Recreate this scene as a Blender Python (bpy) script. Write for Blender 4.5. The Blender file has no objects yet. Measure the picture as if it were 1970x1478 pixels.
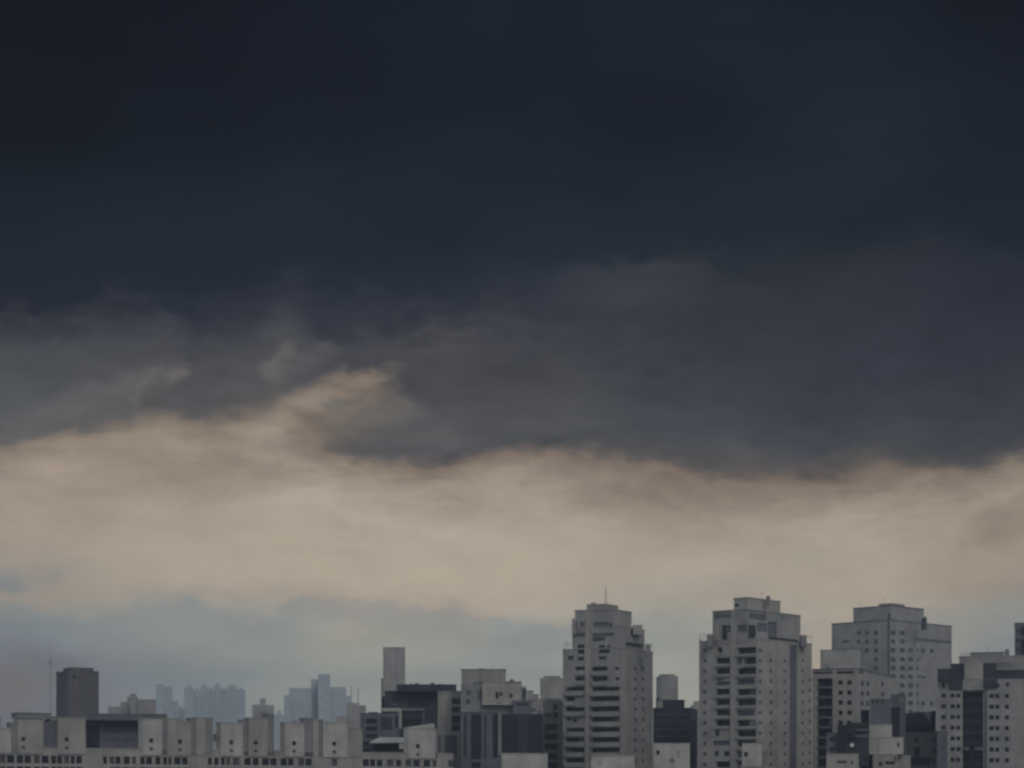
import bpy, math, random
from mathutils import Vector, Matrix
random.seed(11)
sc = bpy.context.scene
# ------------------------------------------------------------------ camera
F = 3900.0            # focal length in photo pixels (photo 1970 wide)
HY = 1520.0           # photo row of the horizon
CZ = 25.0             # camera height above the street
cd = bpy.data.cameras.new('camera'); cam = bpy.data.objects.new('camera', cd)
sc.collection.objects.link(cam); sc.camera = cam
cam.location = (0, 0, CZ); cam.rotation_euler = (math.radians(90), 0, 0)
cd.sensor_width = 36; cd.lens = F / 1970 * 36
cd.shift_y = (HY - 739) / 1970
cd.clip_start = 1; cd.clip_end = 60000
sc.view_settings.view_transform = 'Standard'; sc.view_settings.look = 'None'
sc.view_settings.exposure = 0; sc.view_settings.gamma = 1
sc.cycles.filter_width = 2.6
sc.cycles.use_denoising = True
sc.cycles.max_bounces = 6; sc.cycles.diffuse_bounces = 3; sc.cycles.volume_bounces = 0
SUN_EL, SUN_AZ = 38, 160      # degrees; behind the camera, a little to the right

# ------------------------------------------------------------------ sky
def lin(c):
    return tuple(((v/255)/12.92 if v/255 <= .04045 else ((v/255+.055)/1.055)**2.4) for v in c)
def toU(px): return math.atan2((px-985), F) * 1000              # azimuth, milliradians
def toV(px, py): return math.atan2(HY-py, math.hypot(F, px-985)) * 1000   # elevation, milliradians

world = bpy.data.worlds.new('World'); sc.world = world; world.use_nodes = True
nt = world.node_tree; nt.nodes.clear()
class E:     # tiny expression builder over math nodes
    def __init__(s, sock): s.s = sock
    def _b(op):
        def f(a, b=None, c=None): return E(mnode(op, a, b, c))
        return f
def mnode(op, a, b=None, c=None, clamp=False):
    n = nt.nodes.new('ShaderNodeMath'); n.operation = op; n.use_clamp = clamp
    for i, v in enumerate((a, b, c)):
        if v is None: continue
        if isinstance(v, E): nt.links.new(v.s, n.inputs[i])
        else: n.inputs[i].default_value = v
    return n.outputs[0]
def M(op, a, b=None, c=None, clamp=False): return E(mnode(op, a, b, c, clamp))
E.__add__ = lambda a, b: M('ADD', a, b); E.__radd__ = lambda a, b: M('ADD', b, a)
E.__sub__ = lambda a, b: M('SUBTRACT', a, b); E.__rsub__ = lambda a, b: M('SUBTRACT', b, a)
E.__mul__ = lambda a, b: M('MULTIPLY', a, b); E.__rmul__ = lambda a, b: M('MULTIPLY', b, a)
E.__truediv__ = lambda a, b: M('DIVIDE', a, b)
def sstep(x, a, b):
    n = nt.nodes.new('ShaderNodeMapRange'); n.interpolation_type = 'SMOOTHSTEP'
    nt.links.new(x.s, n.inputs[0]); n.inputs[1].default_value = a; n.inputs[2].default_value = b
    return E(n.outputs[0])
def vec(x, y, z=0.0):
    n = nt.nodes.new('ShaderNodeCombineXYZ')
    for i, v in enumerate((x, y, z)):
        if isinstance(v, E): nt.links.new(v.s, n.inputs[i])
        else: n.inputs[i].default_value = v
    return n.outputs[0]
def noise(v, detail=4, rough=.55, scale=1.0):
    n = nt.nodes.new('ShaderNodeTexNoise'); n.inputs['Scale'].default_value = scale
    n.inputs['Detail'].default_value = detail; n.inputs['Roughness'].default_value = rough
    nt.links.new(v, n.inputs['Vector']); return E(n.outputs[0]) - .5
def mix(f, a, b, mode='MIX'):
    n = nt.nodes.new('ShaderNodeMix'); n.data_type = 'RGBA'; n.blend_type = mode
    for s, v in ((n.inputs[0], f), (n.inputs[6], a), (n.inputs[7], b)):
        if isinstance(v, E): nt.links.new(v.s, s)
        elif isinstance(v, (int, float)): s.default_value = v
        elif isinstance(v, tuple): s.default_value = (*v, 1)
        else: nt.links.new(v, s)
    return n.outputs[2]
tc = nt.nodes.new('ShaderNodeTexCoord'); sx = nt.nodes.new('ShaderNodeSeparateXYZ')
nt.links.new(tc.outputs['Generated'], sx.inputs[0])
X, Y, Z = (E(sx.outputs[i]) for i in range(3))
AZ = M('ARCTAN2', X, Y) * 1000
EL = M('ARCTAN2', Z, M('SQRT', X*X + Y*Y)) * 1000
# cloud turbulence displaces the look-up
w1 = noise(vec(AZ*.0075, EL*.017, 3.1), 3, .5)
w2 = noise(vec(AZ*.030, EL*.055, 7.7), 4, .6)
w3 = noise(vec(AZ*.013, EL*.03, 1.3), 3, .55)
w4 = noise(vec(AZ*.05, EL*.075, 5.3), 6, .66)
w5 = noise(vec(AZ*.11, EL*.16, 8.8), 5, .6)
u = AZ + w3*34 + w2*30 + w5*14
# lower edge of the storm cloud against azimuth
EDGE = [(-300,862),(0,857),(60,845),(120,834),(200,827),(260,814),(320,806),(350,813),(380,822),(430,815),(470,803),(510,800),
 (545,782),(570,800),(600,830),(640,858),(690,872),(740,880),(800,886),(850,888),(930,880),(985,870),(1050,870),(1110,876),(1180,884),
 (1260,893),(1330,901),(1420,908),(1500,911),(1560,909),(1620,903),(1700,893),(1770,887),(1830,892),(1870,892),(1920,880),(1970,868),(2300,860)]
U0, U1 = -330.0, 330.0; V0, V1 = 120.0, 220.0
fc = nt.nodes.new('ShaderNodeFloatCurve'); cv = fc.mapping.curves[0]
pts = [((toU(x)-U0)/(U1-U0), (toV(x, y)-V0)/(V1-V0)) for x, y in EDGE]
while len(cv.points) < len(pts): cv.points.new(.5, .5)
for p, q in zip(cv.points, pts): p.location = q; p.handle_type = 'AUTO_CLAMPED'
fc.mapping.update()
nt.links.new(M('MULTIPLY', AZ + w4*7 - U0, 1/(U1-U0), clamp=True).s, fc.inputs['Value'])
VE = E(fc.outputs[0])*(V1-V0) + V0
VTOP = 400.0
v = EL + w1*11 + w4*11 + w2*13 + w5*3.5
v_hi = EL + w1*30 + w3*24 + w2*40 + w4*24 + w5*8
up = sstep(v - VE, 12.0, 70.0)
v = v + (v_hi - v)*up
# r: 0 top of frame, .5 cloud edge, 1 horizon
ra = M('MULTIPLY', (VTOP - v)/(VTOP - VE), .5, clamp=True)
rb = .5 + M('MULTIPLY', (VE - v)/(VE + 10.0), .5)
below = M('LESS_THAN', v, VE)
r = M('ADD', ra*(1-below), rb*below, clamp=True)
def rof(px, py):
    ve = None
    for (xa, ya), (xb, yb) in zip(EDGE, EDGE[1:]):
        if xa <= px <= xb:
            ye = ya + (yb-ya)*(px-xa)/(xb-xa); ve = toV(px, ye)
    vv = toV(px, py)
    return .5*(VTOP-vv)/(VTOP-ve) if vv > ve else .5+.5*(ve-vv)/(ve+10)
COLS = [
 (0,  [(0,(19,22,31)),(150,(21,24,34)),(300,(24,28,38)),(400,(33,39,49)),(520,(36,43,52)),(590,(41,46,57)),(640,(60,63,70)),(700,(79,81,83)),(800,(90,92,93)),(845,(100,98,97)),(866,(134,122,112)),(920,(150,139,128)),(1000,(157,147,135)),(1080,(155,146,136)),(1120,(143,142,138)),(1160,(150,143,135)),(1200,(130,135,138)),(1240,(119,125,133)),(1300,(110,116,125)),(1400,(107,113,122))]),
 (330,[(0,(23,27,37)),(150,(25,29,39)),(300,(29,35,45)),(450,(36,43,53)),(570,(38,44,55)),(610,(46,51,61)),(650,(70,72,77)),(720,(83,84,85)),(790,(93,93,92)),(818,(134,122,111)),(870,(150,138,126)),(930,(149,137,125)),(970,(157,147,135)),(1040,(169,158,145)),(1100,(171,160,146)),(1140,(162,153,143)),(1180,(148,149,144)),(1240,(133,138,138)),(1300,(122,130,135)),(1400,(117,124,131))]),
 (660,[(0,(27,32,42)),(200,(28,33,43)),(400,(36,43,53)),(540,(39,45,55)),(580,(47,52,62)),(640,(62,64,71)),(700,(76,78,81)),(780,(88,89,90)),(855,(92,92,92)),(880,(135,122,111)),(920,(156,145,133)),(980,(170,159,146)),(1100,(173,162,147)),(1160,(170,159,146)),(1200,(157,153,144)),(1250,(146,148,143)),(1310,(134,141,140)),(1400,(137,142,141))]),
 (985,[(0,(30,36,46)),(200,(29,35,45)),(350,(34,41,51)),(480,(38,45,55)),(560,(47,52,62)),(640,(66,68,74)),(740,(78,79,81)),(850,(81,83,85)),(882,(130,117,107)),(920,(153,143,131)),(1000,(172,161,147)),(1120,(173,162,147)),(1170,(165,156,145)),(1210,(148,150,145)),(1300,(136,142,142)),(1400,(142,146,146))]),
 (1310,[(0,(31,37,47)),(200,(29,34,45)),(400,(35,42,52)),(500,(42,48,57)),(560,(52,56,65)),(650,(56,60,68)),(720,(67,70,75)),(850,(78,81,84)),(888,(84,84,85)),(912,(122,110,102)),(950,(140,128,117)),(1010,(157,147,135)),(1080,(166,156,144)),(1130,(161,154,143)),(1180,(151,150,143)),(1230,(145,148,143)),(1400,(145,148,145))]),
 (1640,[(0,(29,34,44)),(200,(34,41,50)),(400,(36,43,52)),(500,(47,51,60)),(600,(52,56,65)),(750,(61,65,72)),(850,(74,77,81)),(888,(88,86,85)),(914,(118,107,100)),(945,(145,134,122)),(1000,(165,155,142)),(1080,(168,158,145)),(1150,(167,157,145)),(1200,(160,153,143)),(1300,(163,154,143)),(1400,(160,152,143))]),
 (1970,[(0,(22,26,37)),(150,(30,35,45)),(400,(33,40,50)),(520,(42,47,57)),(650,(50,54,64)),(750,(58,62,70)),(830,(68,72,78)),(858,(85,85,86)),(882,(132,121,110)),(940,(150,140,128)),(1020,(146,135,123)),(1080,(159,148,136)),(1120,(150,141,131)),(1170,(141,142,138)),(1240,(130,136,138)),(1400,(128,135,138))]),
]
HAZE_D = 2.1e-4; HAZE_TOP = 148.0; HAZE_C = (.72, .87, 1.0, 1)
AIR = ((.115, .155, .20), (.125, .158, .203))         # brightness of the haze between camera and sky, taken off the cloud light below
def unhaze(c, px, py):         # sky behind the haze: what must be there so that haze in front gives the seen colour
    el = max(math.tan(toV(px, py)/1000), .012)
    d = min(HAZE_TOP-CZ, 5200*el)/math.sin(math.atan(el)); t = math.exp(-HAZE_D*d); k = min(max(1-el/.38, 0), 1)**1.5
    air = [h+(l-h)*k for l, h in zip(*AIR)]
    return tuple(max((a-(1-t)*b)/t, fl) for a, b, fl in zip(lin(c), air, (.0002, .0007, .0030)))
ramps = []
for px, stops in COLS:
    n = nt.nodes.new('ShaderNodeValToRGB'); cr = n.color_ramp; cr.interpolation = 'LINEAR'
    stops = [(y, (c[0]-5, c[1]-4.5, c[2]-2) if 60 < c[0] < 95 and y < 860 else c) for y, c in stops]
    st = sorted((rof(px, y), unhaze(c, px, y)) for y, c in stops)
    cr.elements[0].position = st[0][0]; cr.elements[0].color = (*st[0][1], 1)
    cr.elements[1].position = st[-1][0]; cr.elements[1].color = (*st[-1][1], 1)
    for p, c in st[1:-1]: e = cr.elements.new(p); e.color = (*c, 1)
    nt.links.new(r.s, n.inputs[0]); ramps.append((toU(px), n.outputs[0]))
col = ramps[0][1]
for (ua, _), (ub, c) in zip(ramps, ramps[1:]): col = mix(sstep(u, ua, ub), col, c)
# single cloud shapes: (x, y, rx, ry, tilt in degrees, colour, strength) in photo pixels
BLOBS = [
 (640,796,120,66,-30,(122,111,102),.9),(700,790,90,60,-20,(104,100,97),.55),(655,742,130,24,-20,(134,121,110),.85),(705,735,50,26,-20,(132,119,107),.5),
 (640,768,50,16,-10,(94,95,95),.75),(585,775,80,30,-26,(148,136,124),.6),(575,828,50,30,20,(136,124,113),.5),(480,792,90,26,-16,(120,110,102),.4),
 (700,650,75,42,-8,(62,65,74),.75),(545,705,24,36,16,(112,109,105),.6),(590,690,80,22,-22,(92,93,93),.5),(328,732,28,16,-20,(114,110,106),.7),
 (270,757,16,40,-8,(116,109,103),.7),(150,775,170,34,-14,(102,103,103),.5),(255,740,90,30,-18,(104,104,104),.4),
 (370,775,65,26,0,(84,87,91),.5),(235,790,50,18,-8,(88,91,94),.5),(470,760,70,26,-12,(84,86,88),.5),
 (800,665,190,40,-4,(82,82,84),.5),(860,700,120,50,0,(80,80,82),.4),(835,840,70,24,0,(100,100,99),.45),(960,820,240,40,2,(82,84,86),.4),
 (1195,570,170,60,6,(64,67,75),.45),(1350,640,190,40,0,(56,60,69),.4),(1480,560,200,40,0,(54,58,66),.35),
 (420,890,150,40,-6,(142,130,119),.6),(500,930,140,28,-14,(146,134,123),.6),(330,940,180,28,-6,(149,137,125),.5),(150,960,80,50,30,(151,139,127),.5),
 (510,850,60,45,-30,(158,147,134),.5),(270,850,90,22,-5,(146,134,122),.4),
 (1250,960,200,34,6,(139,127,116),.55),(1230,1000,130,28,8,(148,136,125),.6),(1450,940,260,22,0,(134,122,112),.5),(1700,925,110,22,-6,(120,109,101),.6),
 (1760,915,45,12,-20,(150,140,129),.5),(1850,930,60,26,20,(140,128,117),.5),(1930,915,70,22,-15,(150,139,127),.5),
 (1640,1040,80,70,0,(170,159,146),.5),(1560,1070,120,50,0,(156,149,138),.5),(1920,1020,70,40,0,(140,129,118),.45),(1880,1090,140,40,-4,(150,139,127),.4),
 (1400,1170,200,22,0,(161,153,143),.5),(1370,1095,34,10,14,(172,162,148),.55),
 (15,1115,48,24,0,(125,132,137),.7),(12,1145,30,10,0,(158,146,134),.5),(350,1160,110,34,4,(142,145,142),.6),(600,1135,120,28,-5,(166,157,145),.5),
 (890,1165,60,20,0,(160,153,144),.5),(310,1183,16,9,0,(160,151,139),.5),(60,1290,90,60,30,(108,112,118),.35),(20,1330,70,70,0,(114,111,111),.55),
 (180,1180,120,14,0,(150,146,139),.5),(560,1170,130,26,-3,(160,153,143),.5),(700,1250,240,24,0,(148,149,144),.4),
 (1120,130,150,60,10,(29,34,44),.45),(1250,230,190,50,4,(28,33,42),.5),(1450,110,260,60,0,(33,40,50),.5),(300,470,220,50,0,(38,44,54),.45),
 (840,460,60,34,0,(33,39,49),.4),(1900,60,120,70,0,(24,27,37),.5),(100,100,200,150,0,(18,21,31),.4),(1400,380,260,50,-3,(37,44,54),.4),
]
for bx, by, rx, ry, tilt, c, s in BLOBS:
    cu, cvv = toU(bx), toV(bx, by); k = 1000/F; ca, sa = math.cos(math.radians(-tilt)), math.sin(math.radians(-tilt))
    du = u - cu; dv = (v - cvv)
    p = (du*ca + dv*sa)*(1/(rx*k)); q = (dv*ca - du*sa)*(1/(ry*k))
    w = M('SUBTRACT', 1.0, p*p*.55 + q*q*.55, clamp=True); w = w*w*s
    col = mix(w, col, unhaze(c, bx, by))
# low blue-grey cloud bank with a lumpy top edge
BANK = [(-300,1150),(0,1160),(100,1178),(200,1172),(270,1165),(330,1150),(400,1148),(440,1162),(490,1178),(540,1162),(600,1145),(660,1140),(700,1152),(770,1160),(850,1168),(895,1156),(930,1172),(1000,1190),(1100,1190),(1200,1178),(1300,1170),(1400,1172),(1600,1200),(1750,1190),(1850,1150),(1970,1135),(2300,1140)]
f2 = nt.nodes.new('ShaderNodeFloatCurve'); cv = f2.mapping.curves[0]
pts = [((toU(x)-U0)/(U1-U0), (toV(x, y)-40)/100) for x, y in BANK]
while len(cv.points) < len(pts): cv.points.new(.5, .5)
for p, q in zip(cv.points, pts): p.location = q; p.handle_type = 'AUTO_CLAMPED'
f2.mapping.update()
nt.links.new(M('MULTIPLY', AZ + w2*60 - U0, 1/(U1-U0), clamp=True).s, f2.inputs['Value'])
vb = E(f2.outputs[0])*100 + 40 - (EL + w4*22 + w5*12 + w2*12)
bank = sstep(vb, -2.5, 6.0)*sstep(vb, 26.0, 6.0)*(sstep(AZ, 130.0, -60.0)*.38 + .10)
col = mix(bank, col, unhaze((124, 134, 139), 500, 1180))
# soft grain of the cloud masses
g = noise(vec(AZ*.022, EL*.05, 2.2), 5, .6)
g2 = noise(vec(AZ*.006, EL*.03, 9.2), 4, .55)
g3 = noise(vec(AZ*.07, EL*.12, 6.1), 6, .65)
g4 = noise(vec(AZ*.035 + w3*3, EL*.10 + w1*3, 4.4), 7, .68)
mid = sstep(r, .26, .42)*sstep(r, .66, .52)
low = sstep(r, .60, .50)
top = sstep(r, .34, .22)
gain = 1 + g*(.24 + top*.45) + g2*(.25 + low*.20 + top*.35) + g3*(.14 + top*.25) + g4*(.14 + mid*.75 + top*.2)
col = mix(1.0, col, vec(gain, gain, gain), 'MULTIPLY')
# rest of the sky, away from the view: clear Nishita sky seen through a broken, lighter cloud cover
sk = nt.nodes.new('ShaderNodeTexSky'); sk.sky_type = 'NISHITA'; sk.sun_disc = False
sk.sun_elevation = math.radians(SUN_EL); sk.sun_rotation = math.radians(SUN_AZ); sk.air_density = 1.2; sk.dust_density = 2
nish = mix(1.0, sk.outputs[0], (.08, .08, .08), 'MULTIPLY')
cover = sstep(noise(vec(X*2.2, Y*2.2, Z*3.0), 5, .55), -.22, .12)
bright = sstep(noise(vec(X*1.6, Y*1.6, Z*2.6 + 4.0), 4, .5), -.3, .3)
hi = sstep(Z, .25, .8)
ovc = mix(bright, (.40, .435, .50), (.62, .64, .68))
ovc = mix(hi, ovc, (.19, .21, .26))
rest = mix(cover*.35 + .62, nish, ovc)
front = sstep(Y, .70, .90)*sstep(M('ABSOLUTE', AZ), 560.0, 330.0)
final = mix(front, rest, col)
bg = nt.nodes.new('ShaderNodeBackground'); bg.inputs[1].default_value = 1.0
nt.links.new(final, bg.inputs[0])
wo = nt.nodes.new('ShaderNodeOutputWorld'); nt.links.new(bg.outputs[0], wo.inputs[0])
world.cycles.sampling_method = 'MANUAL'; world.cycles.sample_map_resolution = 512

# ------------------------------------------------------------------ sun (soft, through overcast)
sd = bpy.data.lights.new('sun', 'SUN'); sun = bpy.data.objects.new('sun', sd); sc.collection.objects.link(sun)
sd.energy = .6; sd.angle = math.radians(14); sd.color = (1, .95, .88)
az, el = math.radians(SUN_AZ), math.radians(SUN_EL)
to_sun = Vector((math.sin(az)*math.cos(el), math.cos(az)*math.cos(el), math.sin(el)))
sun.rotation_euler = to_sun.to_track_quat('Z', 'Y').to_euler(); sun.location = (0, -50, 200)

# ------------------------------------------------------------------ materials
MATS = {}
def concrete(name, c, stain=.20, streak=.13, rough=.9):
    if name in MATS: return MATS[name]
    m = bpy.data.materials.new(name); m.use_nodes = True; t = m.node_tree; b = t.nodes['Principled BSDF']
    b.inputs['Roughness'].default_value = rough; b.inputs['Specular IOR Level'].default_value = .25
    geo = t.nodes.new('ShaderNodeNewGeometry')
    def nz(scale, sc3, det=5):
        mp = t.nodes.new('ShaderNodeMapping'); mp.inputs['Scale'].default_value = sc3
        n = t.nodes.new('ShaderNodeTexNoise'); n.inputs['Scale'].default_value = scale; n.inputs['Detail'].default_value = det
        t.links.new(geo.outputs['Position'], mp.inputs[0]); t.links.new(mp.outputs[0], n.inputs['Vector']); return n.outputs[0]
    def mr(x, a, b_):
        n = t.nodes.new('ShaderNodeMapRange'); n.inputs[1].default_value = .3; n.inputs[2].default_value = .7
        n.inputs[3].default_value = a; n.inputs[4].default_value = b_; t.links.new(x, n.inputs[0]); return n.outputs[0]
    def mul(a, b_):
        n = t.nodes.new('ShaderNodeMath'); n.operation = 'MULTIPLY'; t.links.new(a, n.inputs[0]); t.links.new(b_, n.inputs[1]); return n.outputs[0]
    f = mul(mr(nz(.16, (1, 1, 1)), 1-stain, 1+stain*.6), mr(nz(1.1, (1, 1, .10)), 1-streak, 1+streak*.5))
    f = mul(f, mr(nz(.9, (.35, .35, 1.0), 3), 1-streak*.6, 1+streak*.3))
    mx = t.nodes.new('ShaderNodeVectorMath'); mx.operation = 'SCALE'; mx.inputs[0].default_value = c
    t.links.new(f, mx.inputs['Scale']); t.links.new(mx.outputs[0], b.inputs['Base Color'])
    MATS[name] = m; return m
def glass(name, c, rough=.25):
    m = bpy.data.materials.new(name); m.use_nodes = True; t = m.node_tree; b = t.nodes['Principled BSDF']
    n = t.nodes.new('ShaderNodeTexNoise'); n.inputs['Scale'].default_value = .7
    geo = t.nodes.new('ShaderNodeNewGeometry'); t.links.new(geo.outputs['Position'], n.inputs['Vector'])
    r_ = t.nodes.new('ShaderNodeValToRGB'); r_.color_ramp.elements[0].color = (*[v*.55 for v in c], 1); r_.color_ramp.elements[1].color = (*[v*1.6 for v in c], 1)
    r_.color_ramp.elements[0].position = .3; r_.color_ramp.elements[1].position = .7
    t.links.new(n.outputs[0], r_.inputs[0]); t.links.new(r_.outputs[0], b.inputs['Base Color'])
    b.inputs['Roughness'].default_value = rough; b.inputs['Specular IOR Level'].default_value = .2
    return m
PALE = concrete('pale_render', (.42, .405, .375))
WALL = concrete('grey_render', (.29, .282, .268))
WALL2 = concrete('warm_grey_render', (.33, .315, .29))
MID = concrete('weathered_concrete', (.22, .22, .22))
SHADE = concrete('slate_cladding_and_shade', (.125, .13, .145))  # slate walls; also put into recesses and a tower side as their shade
DARK = concrete('charcoal_cladding', (.045, .052, .065), .3, .25, .7)
BLACK = concrete('black_cladding_and_shadow', (.018, .022, .03), .3, .2, .6)  # black walls; also colours the band standing in for a railing's shadow
BROWN = concrete('brown_concrete', (.125, .118, .12))
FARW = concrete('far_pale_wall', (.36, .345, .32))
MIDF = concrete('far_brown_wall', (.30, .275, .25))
FARB = concrete('far_haze_blue_wall', (.45, .495, .52), .12, .1)  # pale blue of the haze is partly put into this wall colour
METAL = concrete('galvanised_steel', (.20, .20, .21), .2, .1, .6)
WHITE = concrete('white_paint', (.75, .74, .72), .1, .1, .5)
FRAME = concrete('window_frame_paint', (.07, .07, .08), .1, .1, .5)
G_DARK = glass('dark_window_glass', (.014, .018, .026)); G_MID = glass('curtained_window', (.075, .08, .09), .5)
G_LIGHT = glass('blind_behind_glass', (.17, .17, .17), .5)
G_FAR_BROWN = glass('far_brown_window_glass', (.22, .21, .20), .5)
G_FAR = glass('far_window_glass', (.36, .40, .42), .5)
ASPH = concrete('asphalt_and_lots', (.06, .06, .06))

# ------------------------------------------------------------------ mesh helpers
def link(o, parent=None):
    sc.collection.objects.link(o)
    if parent is not None: o.parent = parent
    return o
class MB:
    def __init__(s): s.v = []; s.f = []; s.m = []; s.mats = []
    def mi(s, mat):
        if mat not in s.mats: s.mats.append(mat)
        return s.mats.index(mat)
    def quad(s, a, b, c, d, mat): s.poly((a, b, c, d), mat)
    def poly(s, pts, mat):
        i = len(s.v); s.v += [tuple(p) for p in pts]; s.f.append(tuple(range(i, i+len(pts)))); s.m.append(s.mi(mat))
    def prism(s, foot, z0, z1, mat, bottom=True):
        n = len(foot)
        for i in range(n):
            a, b = foot[i], foot[(i+1) % n]
            s.quad((a[0], a[1], z0), (b[0], b[1], z0), (b[0], b[1], z1), (a[0], a[1], z1), mat)
        s.poly([(p[0], p[1], z1) for p in foot], mat)
        if bottom: s.poly([(p[0], p[1], z0) for p in reversed(foot)], mat)
    def box(s, x0, x1, y0, y1, z0, z1, mat): s.prism([(x0, y0), (x1, y0), (x1, y1), (x0, y1)], z0, z1, mat)
    def bar(s, a, b, r, mat, n=5):
        a, b = Vector(a), Vector(b); d = (b-a).normalized(); q = d.to_track_quat('Z', 'Y')
        ra = [a + q @ Vector((r*math.cos(t*2*math.pi/n), r*math.sin(t*2*math.pi/n), 0)) for t in range(n)]
        rb = [p + (b-a) for p in ra]
        for i in range(n): s.quad(ra[i], ra[(i+1) % n], rb[(i+1) % n], rb[i], mat)
        s.poly(rb, mat); s.poly(list(reversed(ra)), mat)
    def data(s, name, off=None):
        me = bpy.data.meshes.new(name)
        vs = s.v if off is None else [(x-off[0], y-off[1], z-off[2]) for x, y, z in s.v]
        me.from_pydata(vs, [], s.f)
        for m in s.mats: me.materials.append(m)
        me.polygons.foreach_set('material_index', s.m); me.update()
        return me
    def build(s, name, parent=None, off=None):
        return link(bpy.data.objects.new(name, s.data(name, off)), parent)
def inset(foot, d):          # move each edge of a convex ccw polygon inwards by d
    n = len(foot); out = []
    for i in range(n):
        p0, p1, p2 = Vector(foot[i-1]), Vector(foot[i]), Vector(foot[(i+1) % n])
        e1 = (p1-p0).normalized(); e2 = (p2-p1).normalized()
        n1 = Vector((-e1.y, e1.x)); n2 = Vector((-e2.y, e2.x)); bis = n1+n2
        out.append(tuple(p1 + bis*(d/max(bis.dot(n1), .2))))
    return out
def gz(y): # ground height at distance y: a hill rises far behind the towers
    t = min(max((y-1600)/1600, 0), 1); return 55*t*t*(3-2*t)

class Face:
    def __init__(s, A, B):
        s.A = Vector(A); s.B = Vector(B); s.len = (s.B-s.A).length; s.d = (s.B-s.A)/s.len
        s.n = Vector((s.d.y, -s.d.x)); s.op = []
    def a(s, px):
        k = (px-985)/F; return (k*s.A.y - s.A.x)/(s.d.x - k*s.d.y)
    def z(s, px, py):
        y = s.A.y + s.d.y*s.a(px); return CZ + (HY-py)/F*y
    def at(s, a, z, depth=0): p = s.A + s.d*a - s.n*depth; return (p.x, p.y, z)
    def mesh(s, mb, z0, z1, mat):
        ops = [o for o in s.op]
        xs = sorted({0.0, s.len} | {min(max(v_, 0), s.len) for o in ops for v_ in o[:2]})
        zs = sorted({z0, z1} | {min(max(v_, z0), z1) for o in ops for v_ in o[2:4]})
        for i in range(len(xs)-1):
            if xs[i+1]-xs[i] < 1e-4: continue
            run = None
            for j in range(len(zs)-1):
                if zs[j+1]-zs[j] < 1e-4: continue
                cx, cz = (xs[i]+xs[i+1])/2, (zs[j]+zs[j+1])/2
                hole = any(o[0] < cx < o[1] and o[2] < cz < o[3] for o in ops)
                if hole: run = None; continue
                mb.quad(s.at(xs[i], zs[j]), s.at(xs[i+1], zs[j]), s.at(xs[i+1], zs[j+1]), s.at(xs[i], zs[j+1]), mat)
        for a0, a1, b0, b1, dp in ops:
            mb.quad(s.at(a0, b0), s.at(a1, b0), s.at(a1, b0, dp), s.at(a0, b0, dp), mat)
            mb.quad(s.at(a0, b1, dp), s.at(a1, b1, dp), s.at(a1, b1), s.at(a0, b1), mat)
            mb.quad(s.at(a0, b0), s.at(a0, b0, dp), s.at(a0, b1, dp), s.at(a0, b1), mat)
            mb.quad(s.at(a1, b0, dp), s.at(a1, b0), s.at(a1, b1), s.at(a1, b1, dp), mat)

WCACHE = {}
def window_mesh(w, h, depth, gl, kind):
    w = round(w, 1); h = round(h, 1); key = (w, h, depth, gl.name, kind)
    if key in WCACHE: return WCACHE[key]
    mb = MB(); y = depth
    if kind == 'far': mb.quad((-w/2-.1, y-.03, -h/2-.1), (w/2+.1, y-.03, -h/2-.1), (w/2+.1, y-.03, h/2+.1), (-w/2-.1, y-.03, h/2+.1), gl)
    elif kind == 'panel':  # flat recess back; a darker colour often stands in for recess shade
        mb.quad((-w/2-.1, y-.03, -h/2-.1), (w/2+.1, y-.03, -h/2-.1), (w/2+.1, y-.03, h/2+.1), (-w/2-.1, y-.03, h/2+.1), gl)
        n = max(1, int(h/1.4))
        for i in range(1, n): mb.box(-w/2, w/2, y-.09, y-.02, -h/2+h*i/n-.04, -h/2+h*i/n+.04, gl)
    else:
        mb.quad((-w/2-.1, y-.03, -h/2-.1), (w/2+.1, y-.03, -h/2-.1), (w/2+.1, y-.03, h/2+.1), (-w/2-.1, y-.03, h/2+.1), gl)
        t = .06
        mb.box(-w/2, w/2, y-.12, y-.02, h/2-t, h/2, FRAME); mb.box(-w/2, w/2, y-.12, y-.02, -h/2, -h/2+t, FRAME)
        mb.box(-w/2, -w/2+t, y-.115, y-.02, -h/2+t, h/2-t, FRAME); mb.box(w/2-t, w/2, y-.115, y-.02, -h/2+t, h/2-t, FRAME)
        n = max(2, int(round(w/1.1)))
        for i in range(1, n): x = -w/2+w*i/n; mb.box(x-.03, x+.03, y-.11, y-.02, -h/2+t, h/2-t, FRAME)
    me = mb.data('window')
    WCACHE[key] = me; return me

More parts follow.
